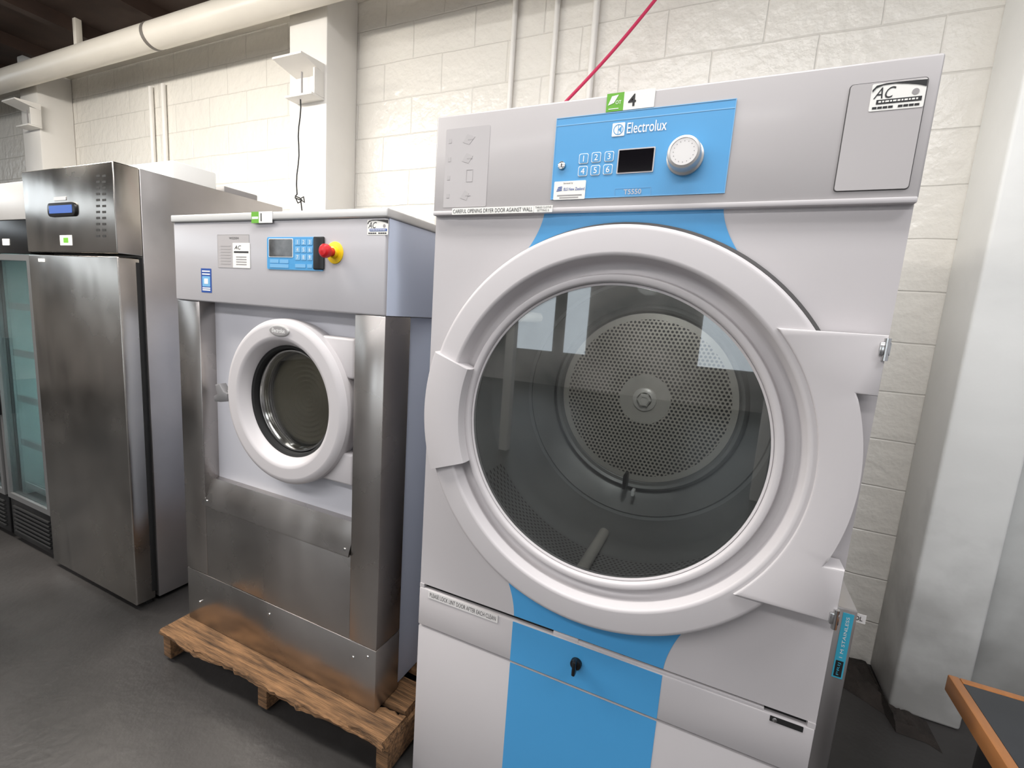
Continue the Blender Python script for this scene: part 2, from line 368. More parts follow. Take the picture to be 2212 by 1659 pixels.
for x0, x1 in ((-5.76, -5.46), (-2.51, -2.214)): mb.box(x0, x1, YP, YW, 0, ZC, 'wallp', .012)
struct(mb, 'trim_1')
mb = MB(); mb.box(.745, .96, 2.09, YW, 0, ZC, 'wallr', .012, 3); struct(mb, 'trim_4')
mb = MB(); mb.box(-9, 3.2, 2.2, YW, 3.15, ZC, 'pipe', .006); struct(mb, 'trim_2')
mb = MB()
for x in (-4.4, -2.0, .35, 1.4): mb.box(x, x+.09, -2.3, -2.21, 0, 3.18, 'wallp', .004)
mb.box(-4.4, 1.5, -2.3, -2.24, 2.55, 2.63, 'wallp', .004)
struct(mb, 'reflected_posts')  # unseen posts and rail, put in to show as reflections in the glass
mb = MB(); mb.box(-9, 3.2, -7, YW, ZC, ZC+.1, 'ceil')
for i in range(14): mb.box(-8.6+i*.8, -8.52+i*.8, -7, 2.2, ZC-.09, ZC, 'ceil')
struct(mb, 'ceiling')
mb = MB(); mb.box(.955, 1.9, 2.2, 2.34, 0, ZC, 'wallg', .005); struct(mb, 'wall_right')
# pipes, brackets, cables on the wall
mb = MB(); t = thing('ceiling_pipe', 'thick cream painted pipe running along the top of the block wall', 'pipe', (-3.5, 2.0, 3.02))
mb.tube([(-8.9, 2.0, 3.02), (1.5, 2.0, 3.02)], .078, 'pipe', 28); mb.build('pipe_run', t)
for x in (-3.62, -.2): MB().tube([(x, 2.0, 3.02), (x+.03, 2.0, 3.02)], .0805, 'band', 28).build('joint_band', t)
def bracket(x, label, z):
    t = thing('wall_bracket', label, 'bracket', (x, YP, z), 'brackets on the pilasters')
    mb = MB(); vs = [(x-.09, YP-.16, z+.09), (x+.13, YP-.16, z+.09), (x+.13, YP, z+.06), (x-.09, YP, z+.06), (x-.09, YP-.16, z+.10), (x+.13, YP-.16, z+.10), (x+.13, YP, z+.11), (x-.09, YP, z+.11)]
    mb.add(vs, [[0, 1, 2, 3], [4, 5, 6, 7], [0, 1, 5, 4], [1, 2, 6, 5], [2, 3, 7, 6], [3, 0, 4, 7]], 'wallp').build('top_plate', t)
    MB().box(x-.08, x+.13, YP-.09, YP, z-.08, z-.068, 'wallp', .003).build('bottom_plate', t)
    MB().box(x+.118, x+.13, YP-.07, YP, z-.068, z+.065, 'wallp', .003).build('web_plate', t)
    MB().tube([(x-.0, YP-.04, z-.07), (x-.0, YP-.04, z+.08)], .005, 'grey_icon', 8).build('rod', t)
bracket(-2.36, 'white steel bracket on the pilaster behind the front loading washer', 2.60)
bracket(-5.54, 'white steel bracket on the far pilaster above the display coolers', 2.74)
def conduit(u, v, z0, z1, label, r=.0135):
    x, z = fp(u, v, YW-.03)
    t = thing('wall_conduit', label, 'conduit', (x, YW-.02, z0), 'vertical conduits on the block wall')
    MB().tube([(x, YW-r-.004, z0), (x, YW-r-.004, z1)], r, 'wallp', 14).build('tube', t)
    zz = z0+(z1-z0)*.4; MB().box(x-.022, x+.022, YW-2*r-.007, YW, zz-.008, zz+.008, 'wallp', .003).build('clip', t)
conduit(325, 250, .3, 2.94, 'left of two white conduits behind the steel upright fridge', .016)
conduit(352, 250, .3, 2.94, 'right of two white conduits behind the steel upright fridge', .016)
conduit(1105, 110, .3, 3.15, 'leftmost of three white conduits above the big tumble dryer')
conduit(1195, 110, .3, 3.15, 'middle of three white conduits above the big tumble dryer')
conduit(1280, 100, .3, 3.15, 'rightmost of three white conduits above the big tumble dryer', .016)
def P3(u, v, y): x, z = fp(u, v, y); return Vector((x, y, z))
a = P3(1470, -70, 2.2); b = P3(1220, 222, 2.14)
pts = [a.lerp(b, i/12)+Vector((0, 0, -.02*math.sin(PI*i/12))) for i in range(13)]+[b+Vector((-.1, .0, -.16)), b+Vector((-.16, .0, -.35))]
o = MB().tube(pts, .007, 'redc', 10).build('hanging_cable'); tag(o, 'red cable hanging diagonally in front of wall behind tumble dryer', 'cable')
a = Vector((-2.36, YP-.05, 2.525)); b = P3(641, 420, 1.95)
pts = [a.lerp(b, i/10)+Vector((.006*math.sin(i*1.3), 0, 0)) for i in range(11)]
for i in range(12): w = i*.9; pts.append(b+Vector((.03*math.sin(w)+.003*i, -.01*math.cos(w), -.012-.008*(i % 5))))
pts += [Vector((b.x+.01, 1.98, b.z-.1-(b.z-.1)*k/6)) for k in range(6)]+[Vector((b.x+.01, 1.98, .0045)), Vector((b.x+.012, 1.9, .0045)), Vector((b.x+.02, 1.84, .0045))]
o = MB().tube(pts, .0035, 'ink', 8).build('thin_wire'); tag(o, 'thin dark wire dangling with a knotted loop above the washer', 'wire')
o = MB().box(-4.52, -4.48, 1.97, 2.01, 3.09, ZC, 'pipe', .004).build('roof_strut'); tag(o, 'short white steel strut between roof and cream pipe', 'strut')
# crumbled foot of the wall
vs = []; fs = []; nx, ny = 22, 12
for i in range(nx+1):
    for j in range(ny+1):
        u_, v_ = i/nx, j/ny; x = .56+.30*u_; y_ = 2.33-.30*v_*(.55+.75*u_)
        e = min(u_, 1-u_, v_*1.2+.2, 1-v_)*3.2
        z = max(0, min(1, e))*(.02+.035*abs(noise.noise(Vector((x*22, y_*22, 1)))))+.001
        if x > .735: y_ = min(y_, 2.085-.12*v_)
        vs.append((x, y_, z))
for i in range(nx):
    for j in range(ny): fs.append([i*(ny+1)+j, (i+1)*(ny+1)+j, (i+1)*(ny+1)+j+1, i*(ny+1)+j+1])
mb = MB(); mb.add(vs, fs, 'rubble'); o = mb.build('crumbled_concrete'); tag(o, 'dark crumbled concrete debris at the foot of the wall right of the dryer', 'debris')
# ------------------------------------------------------------------ tumble dryer
DX0, DX1, DY, DB = -.703, .262, 1.03, 2.08
ZT, ZH, ZL1, ZL0 = 1.862, 1.636, .622, .496
DC = (-.222, 1.146)
dr = thing('tumble_dryer', 'large grey and blue industrial tumble dryer with huge round glass door', 'dryer', (-.22, 1.55, 0))
mb = MB(); g = 'grey'; gf = 'grey_front'
mb.box(DX0, DX0+.012, DY+.004, DB, .01, ZT-.004, g); mb.box(DX1-.012, DX1, DY+.004, DB, .01, ZT-.004, g)
mb.box(DX0+.012, DX1-.012, DB-.012, DB, .01, ZT-.004, g); mb.box(DX0+.012, DX1-.012, DY+.05, DB-.012, ZT-.016, ZT-.004, g); mb.box(DX0+.012, DX1-.012, DY+.05, DB-.012, .01, .03, g)
for sx in (DX0+.06, DX1-.06):
    for sy in (DY+.1, DB-.1): mb.box(sx-.03, sx+.03, sy-.03, sy+.03, 0, .012, 'gap')
mb.build('cabinet', dr)
mb = MB(); panel_hole(mb, DX0, DX1, ZL1+.004, ZH+.01, DC, .40, DY, DY+.03, gf); mb.build('front_panel', dr)
SX = .187
def flare(zbase, zring, up):
    p = []; n = 14; hx = .228
    for i in range(n+1):
        t_ = i/n; p.append((DC[0]-SX-(hx-SX)*t_**1.7, zbase+(zring-zbase)*t_))
    a = math.atan2(zring-DC[1], -hx)
    rr_ = math.hypot(zring-DC[1], hx)-.02
    for i in range(n+1):
        w = a+(( PI-a)-a)*i/n if up else a+((-PI-a)-a)*i/n
        p.append((DC[0]+rr_*math.cos(w), DC[1]+rr_*math.sin(w)))
    for i in range(n, -1, -1):
        t_ = i/n; p.append((DC[0]+SX+(hx-SX)*t_**1.7, zbase+(zring-zbase)*t_))
    return p
mb = MB(); mb.plate(flare(ZH, 1.543, True), DY-.0012, DY, 'blue'); mb.build('blue_stripe', dr)
mb = MB(); mb.plate(flare(ZL1+.005, .752, False), DY-.0012, DY, 'blue'); mb.build('blue_stripe', dr)
# header fascia
HY = DY-.012
mb = MB(); mb.box(DX0-.002, DX1+.002, HY, DY+.06, ZH, ZT, g, .005, 3); mb.box(DX0, DX1, HY-.003, HY+.02, ZH-.006, ZH+.004, 'grey_light', .002); hd = mb.build('header_fascia', dr)
r = (-.392, -.036, 1.657, 1.826)
mb = MB(); mb.rr(r, HY-.002, HY, 'blue', .002); mb.frame(r, .0014, HY-.0026, HY-.0015, 'blue_light'); mb.box(r[0], r[1], HY-.0024, HY-.002, r[3]-.017, r[3]-.015, 'blue_light')
cp = mb.build('control_panel', dr)
y = HY-.0024
mb = MB(); q = rc(1397, 273, 86, 24, y); mb.text('Electrolux', q, y-.0004, 'white', bold=.004); mb.build('lettering', cp)
mb = MB(); q = rc(1336, 280, 27, 29, y); mb.rr(q, y-.0006, y, 'white', .0015); cc = ((q[0]+q[1])/2, (q[2]+q[3])/2); rr0 = (q[1]-q[0])*.40
mb.lathe(cc, [(rr0*.86, y-.0007), (rr0*.86, y-.0009), (rr0, y-.0009), (rr0, y-.0007)], 'blue', 30)
mb.plate([(cc[0]-rr0*.05, cc[1]), (cc[0]+rr0*.62, cc[1]+rr0*.66), (cc[0]+rr0*.62, cc[1]-rr0*.66)], y-.0009, y-.0006, 'blue')
mb.plate([(cc[0]-rr0*.08, cc[1]-rr0*.88), (cc[0]+rr0*.04, cc[1]-rr0*.88), (cc[0]+rr0*.04, cc[1]+rr0*.88), (cc[0]-rr0*.08, cc[1]+rr0*.88)], y-.0009, y-.0006, 'blue')
mb.build('logo_badge', cp)
mb = MB(); q = rc(1366, 414, 38, 11, y); mb.text('T5550', q, y-.0004, 'grey_light', bold=.01); mb.frame(rc(1366, 414, 78, 17, y), .0006, y-.0002, y, 'blue_light'); mb.build('model_plate', cp)
for i, (u, v) in enumerate(((1261, 343), (1288, 340), (1316, 338), (1259, 370), (1286, 368), (1313, 366))):
    mb = MB(); q = rc(u, v, 20, 22, y); mb.rr(q, y-.0008, y, 'white', .0035)
    w = q[1]-q[0]; h = q[3]-q[2]; mb.rr((q[0]+.06*w, q[1]-.06*w, q[2]+.06*h, q[3]-.06*h), y-.0012, y-.0008, 'blue', .003)
    mb.text(str(i+1), (q[0]+.25*w, q[1]-.25*w, q[2]+.2*h, q[3]-.2*h), y-.0016, 'white', keep=True); mb.build('button', cp)
mb = MB(); q = rc(1373, 347, 80, 54, y); mb.rr(q, y-.001, y, 'grey_light', .002); w = .0025
mb.rr((q[0]+w, q[1]-w, q[2]+w, q[3]-w), y-.0016, y-.001, 'display', .001); mb.build('display', cp)
kx, kz = fp(1480, 340, y)
mb = MB(); mb.lathe((kx, kz), [(.0345, y), (.0345, y-.006), (.031, y-.008), (.031, y-.03), (.0295, y-.034), (.025, y-.036), (.0245, y-.0345), (0, y-.0345)], 'knob', 48)
for i in range(16):
    a = 2*PI*i/16; mb.box(kx+.019*math.cos(a)-.0007, kx+.019*math.cos(a)+.0007, y-.0351, y-.0345, kz+.019*math.sin(a)-.0007, kz+.019*math.sin(a)+.0007, 'grey_icon')
mb.build('knob', cp)
kx, kz = fp(1214, 358, y)
mb = MB(); mb.cyl((kx, kz), .0085, y-.004, y, 'chrome', 24, .001); mb.box(kx-.001, kx+.001, y-.0046, y-.004, kz-.004, kz+.004, 'ink'); mb.build('key_lock', cp)
mb = MB(); q = rc(1230, 411, 68, 40, y); mb.rr(q, y-.0006, y, 'paper', .002); w = q[1]-q[0]; h = q[3]-q[2]
mb.text('Serviced by', (q[0]+.3*w, q[0]+.6*w, q[2]+.82*h, q[2]+.93*h), y-.001, 'ink')
mb.text('ELS New Zealand', (q[0]+.32*w, q[0]+.97*w, q[2]+.48*h, q[2]+.64*h), y-.001, 'bluedk', bold=.01)
for k in range(3): mb.plate([(q[0]+(.08+.02*k)*w, q[2]+(.46+.09*k)*h), (q[0]+.27*w, q[2]+(.49+.09*k)*h), (q[0]+.25*w, q[2]+(.54+.09*k)*h), (q[0]+(.1+.02*k)*w, q[2]+(.51+.09*k)*h)], y-.001, y-.0006, 'bluedk')
mb.box(q[0]+.12*w, q[0]+.9*w, y-.001, y-.0006, q[2]+.2*h, q[2]+.26*h, 'grey_icon'); mb.box(q[0]+.2*w, q[0]+.8*w, y-.001, y-.0006, q[2]+.08*h, q[2]+.13*h, 'grey_icon'); mb.build('sticker', cp)
# instruction film on the left of the header
x0, z1 = fp(965, 280, HY); x1, z0 = fp(1050, 436, HY)
mb = MB(); r = (x0, x1, ZH+.012, z1); mb.rr(r, HY-.0006, HY, 'film2', .003); cx = (x0+x1)/2; s_ = (r[3]-r[2])/6
for k in range(4):
    zc = r[2]+s_*(.9+1.4*k)
    if k == 1: mb.frame((cx+.002, cx+.02, zc-.012, zc+.016), .001, HY-.001, HY-.0006, 'icon_faint')
    else: mb.plate([(cx-.012, zc-.006), (cx+.006, zc-.012), (cx+.012+.003*k, zc+.004), (cx, zc+.012)], HY-.001, HY-.0006, 'film'); mb.box(cx+.002, cx+.016, HY-.0012, HY-.0006, zc-.002, zc, 'icon_faint')
    mb.box(x0+.008, x0+.016, HY-.001, HY-.0006, zc-.005, zc+.005, 'film')
mb.build('instruction_film', dr)
# right access panel
xa, za = fp(1838, 188, HY)
r = (.140, .2475, ZH+.016, za+.003)
mb = MB(); mb.rr(r, HY-.001, HY+.002, 'seam', .006); w = .0014; mb.rr((r[0]+w, r[1]-w, r[2]+w, r[3]-w), HY-.0025, HY, 'grey', .005); pn = mb.build('access_panel', dr)
mb = MB(); ac_sticker(mb, (r[1]-.002-.0735, r[1]-.002, r[3]-.047, r[3]-.004), HY-.0025); mb.build('sticker', pn)
# strip stickers, lot tag
mb = MB(); q = rc(1062, 450, 176, 12, HY-.003); q = (q[0], q[1], ZH-.006, ZH+.009); mb.rr(q, HY-.0042, HY-.0035, 'paper', .001); mb.text('CAREFUL OPENING DRYER DOOR AGAINST WALL', (q[0]+.003, q[1]-.003, q[2]+.003, q[3]-.003), HY-.0046, 'ink'); mb.build('sticker', dr, 'narrow white warning strip under the header')
mb = MB(); q = rc(1174, 447, 40, 14, HY-.003); q = (q[0], q[1], ZH-.006, ZH+.009); mb.rr(q, HY-.0042, HY-.0035, 'paper', .001); mb.text('TABLES CLOTHS', (q[0]+.003, q[1]-.003, q[2]+.0088, q[3]-.002), HY-.0046, 'ink'); mb.text('SETTING 5', (q[0]+.008, q[1]-.008, q[2]+.002, q[2]+.0065), HY-.0046, 'ink'); mb.build('sticker', dr, 'small white setting strip under the header')
mb = MB(); q0 = rc(1327, 226, 34, 36, HY); q1 = rc(1380, 217, 68, 38, HY)
zt = ZT+.001; zb_ = ZT-.034
mb.plate([(q0[0], zb_), (q1[0]+.001, zb_), (q1[0]+.001, zt), (q0[0], zt)], HY-.0012, HY-.0006, 'green'); mb.plate([(q1[0]+.001, zb_), (q1[1], zb_), (q1[1], zt), (q1[0]+.001, zt)], HY-.0012, HY-.0006, 'paper')
mb.text('4', (q1[0]+.010, q1[0]+.026, zb_+.006, zt-.006), HY-.0016, 'ink', bold=.02, keep=True); w = q1[0]-q0[0]
mb.text('OT', (q0[0]+.55*w, q0[1]-.06*w, zb_+.013, zb_+.020), HY-.0016, 'white'); mb.plate([(q0[0]+.1*w, zb_+.012), (q0[0]+.45*w, zb_+.016), (q0[0]+.7*w, zt-.004), (q0[0]+.3*w, zt-.006)], HY-.0016, HY-.0012, 'white'); mb.box(q0[0]+.15*w, q0[0]+.75*w, HY-.0016, HY-.0012, zb_+.004, zb_+.0055, 'white'); mb.build('lot_tag', dr, 'green and white lot tag')
# door
mb = MB(); mb.lathe(DC, [(.462, DY), (.462, DY-.006), (.456, DY-.008), (.452, DY-.006)], 'seam', 128); mb.build('door_gasket', dr)
mb = MB(); prof = [(.4, DY+.0), (.452, DY-.004), (.452, .996), (.4515, .992), (.449, .988), (.445, .9858), (.442, .985), (.441, .9849), (.396, .9805), (.395, .9805), (.391, .981), (.388, .983), (.387, .985), (.379, 1.013), (.378, 1.015), (.375, 1.019), (.372, 1.0205), (.371, 1.0207), (.358, 1.022), (.357, 1.022), (.355, 1.020), (.353, 1.004), (.3525, 1.002), (.351, 1.0), (.3495, .9995), (.341, 1.0), (.338, 1.002), (.336, 1.006), (.335, 1.03), (.345, 1.045), (.38, 1.045)]
mb.lathe(DC, prof, 'grey_light', 160); door = mb.build('door', dr)
mb = MB(); mb.lathe(DC, [(.3365, 1.012), (.334, 1.009), (.330, 1.011), (.330, 1.016)], 'grey_light', 128); mb.build('rim', door)
mb = MB(); mb.cyl(DC, .338, 1.013, 1.021, 'glass_d', 96); mb.build('door_glass', door)
mb = MB(); a0, a1 = math.radians(161), math.radians(200)
pr = [(.458, 1.02), (.457, .98), (.453, .973), (.447, .970), (.36, .970), (.352, .972), (.349, .983), (.35, 1.015)]
mb.lathe(DC, pr, 'grey_light', 40, a0, a1, True); mb.build('handle_plate', door)
p = []; n = 30
def pol(r_, deg): return (DC[0]+r_*math.cos(math.radians(deg)), DC[1]+r_*math.sin(math.radians(deg)))
zt1, zt0, zb1, zb0 = 1.408, 1.304, .982, .878
XR = .249
p.append((XR, zt1)); p.append((XR, zt0))
oa1 = math.degrees(math.asin((zt0-DC[1])/.468)); oa0 = math.degrees(math.asin((zb1-DC[1])/.468))
for i in range(n+1): p.append(pol(.468, oa1+(oa0-oa1)*i/n))
p.append((XR, zb1)); p.append((XR, zb0))
ia0 = math.degrees(math.asin((zb0-DC[1])/.402)); ia1 = math.degrees(math.asin((zt1-DC[1])/.402))
for i in range(n+1): p.append(pol(.402, ia0+(ia1-ia0)*i/n))
mb = MB(); mb.plate(p, .975, 1.024, 'grey_light', .004); mb.build('hinge_plate', door)
for zz in (1.385, .888):
    mb = MB(); mb.box(XR-.012, XR+.004, .97, 1.03, zz-.012, zz+.012, 'chrome', .003); mb.tube([(XR-.002, .974, zz-.02), (XR-.002, .974, zz+.018)], .005, 'chrome', 12); mb.build('hinge_pin', door)
# drum
mb = MB()
mb.lathe(DC, [(.35, 1.046), (.395, 1.05), (.41, 1.075), (.43, 1.08)], 'grey', 96)
mb.lathe(DC, [(.43, 1.08), (.43, 1.30)], 'perf2', 40, math.radians(-150), math.radians(-30))
mb.lathe(DC, [(.43, 1.08), (.43, 1.30)], 'drum', 80, math.radians(-30), math.radians(210))
mb.lathe(DC, [(.43, 1.30), (.43, 1.31), (.424, 1.32), (.424, 1.40), (.42, 1.46), (.395, 1.53), (.385, 1.535), (.38, 1.53), (.345, 1.58), (.318, 1.6), (.312, 1.585), (.304, 1.578), (.296, 1.585), (.292, 1.605), (.285, 1.61), (0, 1.612)], 'drum', 96); drum = mb.build('drum', dr)
mb = MB(); mb.lathe(DC, [(.288, 1.604), (.268, 1.603)], 'plain', 72); mb.lathe(DC, [(.268, 1.603), (.1, 1.6), (.084, 1.6)], 'perf', 72); mb.lathe(DC, [(.084, 1.6), (.02, 1.6)], 'plain', 72); mb.build('perforated_plate', drum)
mb = MB(); mb.lathe(DC, [(.040, 1.6), (.039, 1.594), (.034, 1.591), (.024, 1.590)], 'bright', 48)
mb.lathe(DC, [(.024, 1.590), (.023, 1.578), (.018, 1.574), (.012, 1.574), (.011, 1.577), (0, 1.577)], 'bright', 6); mb.build('hub', drum)
for deg in (-97, 23, 143):
    mb = MB(); q = pol(.412, deg); mb.tube([(q[0], 1.1, q[1]), (q[0], 1.40, q[1])], .016, 'plain', 18); mb.build('lifter', drum)
mb = MB(); q = pol(.30, -92); mb.box(q[0]-.02, q[0]-.008, 1.52, 1.57, q[1]+.0, q[1]+.05, 'black', .003); mb.box(q[0]+.01, q[0]+.02, 1.53, 1.56, q[1]-.02, q[1], 'white', .002); mb.build('sensor', drum)
# lint door and lower panel
LB = DC[0]-SX; LR = DC[0]+SX
mb = MB(); mb.box(DX0+.012, DX1-.012, DY+.012, DY+.02, ZL0-.02, ZL1+.012, 'gap'); mb.build('gap_backing', dr)
mb = MB(); mb.box(DX0, DX1, DY-.004, DY+.012, ZL0+.004, ZL1-.008, gf, .003); mb.box(LB, LR, DY-.005, DY-.0035, ZL0+.0055, ZL1-.0095, 'blue')
mb.box(DX0+.0, DX0+.014, DY-.002, DY+.012, ZL1-.008, ZL1+.004, gf); mb.box(DX1-.014, DX1, DY-.002, DY+.012, ZL1-.008, ZL1+.004, gf)
mb.box(-.235, .17, DY-.001, DY+.01, ZL1-.009, ZL1-.001, gf, .001)
mb.box(-.30, -.235, DY-.001, DY+.01, ZL1-.009, ZL1+.002, 'grey_light', .001)
lint = mb.build('lint_door', dr)
mb = MB(); lx, lz = fp(1245, 1432, DY-.006); mb.cyl((lx, lz), .014, DY-.016, DY-.004, 'black', 28, .003); mb.box(lx-.0045, lx+.0045, DY-.032, DY-.014, lz-.019, lz+.019, 'black', .003); mb.build('latch_knob', lint)
mb = MB(); q = rc(998, 1309, 150, 16, DY-.004); mb.rr(q, DY-.0056, DY-.0042, 'strip', .001); mb.text('PLEASE LOCK LINT DOOR AFTER EACH CLEAN', (q[0]+.006, q[1]-.006, q[2]+.0048, q[3]-.0048), DY-.006, 'inkg'); mb.build('sticker', lint, 'white reminder strip above the lint door')
mb = MB(); sx = DX1-.055; mb.rr((sx-.025, DX1-.02, ZL1-.022, ZL1-.010), DY-.0048, DY-.0035, 'gap', .001); screw(mb, sx-.016, ZL1-.016, DY-.0048); mb.build('lock_slot', lint)
mb = MB(); mb.box(DX0, DX1, DY-.002, DY+.015, .012, ZL0-.002, gf, .003); mb.box(LB, LR, DY-.003, DY-.0015, .014, ZL0-.0035, 'blue'); mb.build('lower_panel', dr)
# ------------------------------------------------------------------ washing machine
WX0, WX1, WY, WB = -1.785, -.855, 1.03, 1.95
WZ0, WSE, WHB, WHT, WLT = .131, .345, 1.369, 1.631, 1.655
wm = thing('washing_machine', 'steel fronted industrial washing machine with small round porthole standing on pallet', 'washing machine', (-1.32, 1.5, WZ0))
mb = MB(); mb.box(WX0+.012, WX1-.012, WY+.13, WB, WZ0, WHB, 'washer_side', .004)
mb.box(WX0+.02, WX1-.02, WY+.115, WY+.14, WZ0, WHB, 'gap'); mb.build('cabinet', wm)
PX0, PX1 = -1.663, -.964
mb = MB(); mb.box(WX0, PX0, WY, WY+.115, WSE+.002, WHB, 'steel_d', .003); mb.build('front_pillar', wm)
mb = MB(); mb.box(PX1, WX1, WY, WY+.115, WSE+.002, WHB, 'steel_d', .003); mb.build('front_pillar', wm)
WC = (-1.243, 1.072)
mb = MB(); panel_hole(mb, PX0, PX1, .66, WHB, WC, .185, WY+.055, WY+.08, 'door_plate'); mb.build('door_panel', wm)
mb = MB(); mb.box(WX0, WX1, WY, WY+.115, WZ0, WSE, 'steel_d', .003)
for u, v in ((432, 1300), (582, 1327), (763, 1420), (795, 1400)):
    sx, sz = fp(u, v, WY); screw(mb, sx, min(sz, WSE-.03), WY)
mb.build('kick_panel', wm)
mb = MB(); mb.box(PX0-.001, PX1, WY+.001, WY+.06, WSE+.002, .63, 'steel_d', .002); mb.build('lower_panel', wm)
mb = MB(); x0, x1 = PX0-.010, PX1-.004
vs = []; fs = []
for x in (x0, x1): vs += [(x, WY+.055, .722), (x, WY+.028, .724), (x, WY-.006, .632), (x, WY-.006, .626), (x, WY+.05, .626)]
fs = [[0, 1, 6, 5], [1, 2, 7, 6], [2, 3, 8, 7], [3, 4, 9, 8], [4, 0, 5, 9], [4, 3, 2, 1, 0], [5, 6, 7, 8, 9]]
mb.add(vs, fs, 'steel_d'); screw(mb, x0+.02, .645, WY); screw(mb, x1-.02, .645, WY); mb.build('drip_apron', wm)
# washer door
mb = MB(); mb.lathe(WC, [(.2, WY+.054), (.260, WY+.05), (.266, WY+.02), (.264, WY-.006), (.258, WY-.014), (.250, WY-.018), (.244, WY-.0195), (.242, WY-.0196), (.212, WY-.02), (.21, WY-.02), (.203, WY-.018), (.198, WY-.014), (.188, WY+.004), (.182, WY+.014), (.178, WY+.04), (.2, WY+.05)], 'grey_light', 112); wd = mb.build('door', wm)
mb = MB(); mb.lathe(WC, [(.181, WY+.015), (.172, WY+.018), (.168, WY+.05), (.178, WY+.055)], 'gap', 80); mb.build('gasket', wd)
mb = MB(); mb.lathe(WC, [(.17, WY+.045), (.166, WY+.032), (.161, WY+.032), (.158, WY+.04), (.155, WY+.075), (.15, WY+.085)], 'chrome', 80); mb.lathe(WC, [(.1555, WY+.06), (.152, WY+.062), (.151, WY+.07)], 'gap', 80); mb.build('rim', wd)
mb = MB(); mb.cyl(WC, .157, WY+.044, WY+.048, 'glass_w', 64); mb.build('door_glass', wd)
mb = MB(); pr = [(.156, WY+.076)]
for i in range(9): rr_ = .148-.0165*i; pr += [(rr_, WY+.074+.002*i), (rr_-.006, WY+.071+.002*i), (rr_-.012, WY+.075+.002*i)]
pr.append((0, WY+.095)); mb.lathe(WC, pr, 'bowl', 64); mb.lathe(WC, [(.185, WY+.08), (.185, WY+.085), (.156, WY+.087)], 'gap', 64); mb.build('drum', wm)
for zz, h in ((WC[1]+.165, .12), (WC[1]-.175, .10)):
    mb = MB(); mb.box(WC[0]+.13, PX1-.012, WY+.012, WY+.055, zz-h/2, zz+h/2, 'grey_light', .008, 3); mb.build('hinge_block', wd)
mb = MB(); hx = WC[0]-.275; hz = WC[1]-.01
mb.plate([(hx-.045, hz+.03), (hx-.02, hz+.036), (hx+.0, hz+.012), (hx+.02, hz+.006), (hx+.02, hz-.02), (hx-.02, hz-.028), (hx-.05, hz-.03), (hx-.052, hz-.01), (hx-.035, hz)], WY-.02, WY+.005, 'handle', .006); mb.cyl((hx+.004, hz), .014, WY-.01, WY+.054, 'handle', 20); mb.build('handle', wd, 'grey door handle')
bx_, bz_ = WC[0]+.0, WC[1]+.228
mb = MB(); n = 40
mb.plate([(bx_+.042*math.cos(2*PI*i/n), bz_+.017*math.sin(2*PI*i/n)) for i in range(n)], WY-.025, WY-.016, 'knob', .002); mb.plate([(bx_+.037*math.cos(2*PI*i/n), bz_+.013*math.sin(2*PI*i/n)) for i in range(n)], WY-.0255, WY-.0249, 'grey_icon'); mb.text('Electrolux', (bx_-.028, bx_+.028, bz_-.006, bz_+.007), WY-.0259, 'white', bold=.01); mb.build('badge', wd)
# washer header
mb = MB(); mb.box(WX0, WX1-.002, WY-.004, WB, WHB, WHT, 'washer', .005, 3); mb.box(WX1-.003, WX1, WY+.006, WB, WHB+.002, WHT-.001, 'washer_side'); mb.build('header', wm)  # thin side plate wears the glare-lightened colour
mb = MB(); mb.box(WX0-.004, WX1+.004, WY-.01, WB+.004, WHT, WLT, 'lidm', .004, 3); mb.build('lid', wm)
y = WY-.004
mb = MB(); q = rc(637, 548, 122, 72, y); mb.rr(q, y-.002, y, 'blue_light', .006); mb.rr((q[0]+.002, q[1]-.002, q[2]+.002, q[3]-.002), y-.0025, y-.002, 'blue', .005); wp = mb.build('control_panel', wm)
w = q[1]-q[0]; h = q[3]-q[2]; y2 = y-.0025
mb = MB(); r = (q[0]+.04*w, q[0]+.48*w, q[2]+.38*h, q[2]+.95*h); mb.rr(r, y2-.001, y2, 'white', .002); mb.rr((r[0]+.002, r[1]-.002, r[2]+.002, r[3]-.002), y2-.0015, y2-.001, 'lcd', .002); mb.build('display', wp)
keys = '123456789'
for i in range(9):
    c, rw = i % 3, i//3; kx0 = q[0]+(.52+.105*c)*w; kz0 = q[2]+(.76-.225*rw)*h
    mb = MB(); mb.rr((kx0, kx0+.085*w, kz0, kz0+.17*h), y2-.0008, y2, 'blue_light', .0015); mb.text(keys[i], (kx0+.015*w, kx0+.07*w, kz0+.03*h, kz0+.14*h), y2-.0012, 'white', keep=True); mb.build('button', wp)
for i in range(5):
    kx0, kw, kzz = [(.06, .16, .2), (.24, .16, .2), (.06, .34, .06), (.52, .18, .08), (.73, .085, .08)][i]
    mb = MB(); mb.rr((q[0]+kx0*w, q[0]+(kx0+kw)*w, q[2]+kzz*h, q[2]+(kzz+.11)*h), y2-.0008, y2, 'blue_light', .0015); mb.build('button', wp)
mb = MB(); mb.rr((q[0]+.84*w, q[1]+.004, q[2]+.04*h, q[3]-.0*h), y2-.003, y2, 'black', .004, .001); mb.build('card_slot', wp)
# stop button
ex, ez = fp(724, 546, y)
mb = MB(); mb.cyl((ex, ez), .031, y-.003, y, 'yellow', 40, .001); mb.lathe((ex, ez), [(.016, y-.003), (.016, y-.010), (.012, y-.012)], 'yellow', 30); sb = mb.build('stop_button', wm, 'red mushroom stop button on a yellow disc')
mb = MB(); mb.lathe((ex, ez), [(.011, y-.01), (.011, y-.024), (.017, y-.027), (.0195, y-.034), (.0185, y-.042), (.013, y-.047), (0, y-.049)], 'red', 36); mb.build('mushroom_head', sb)
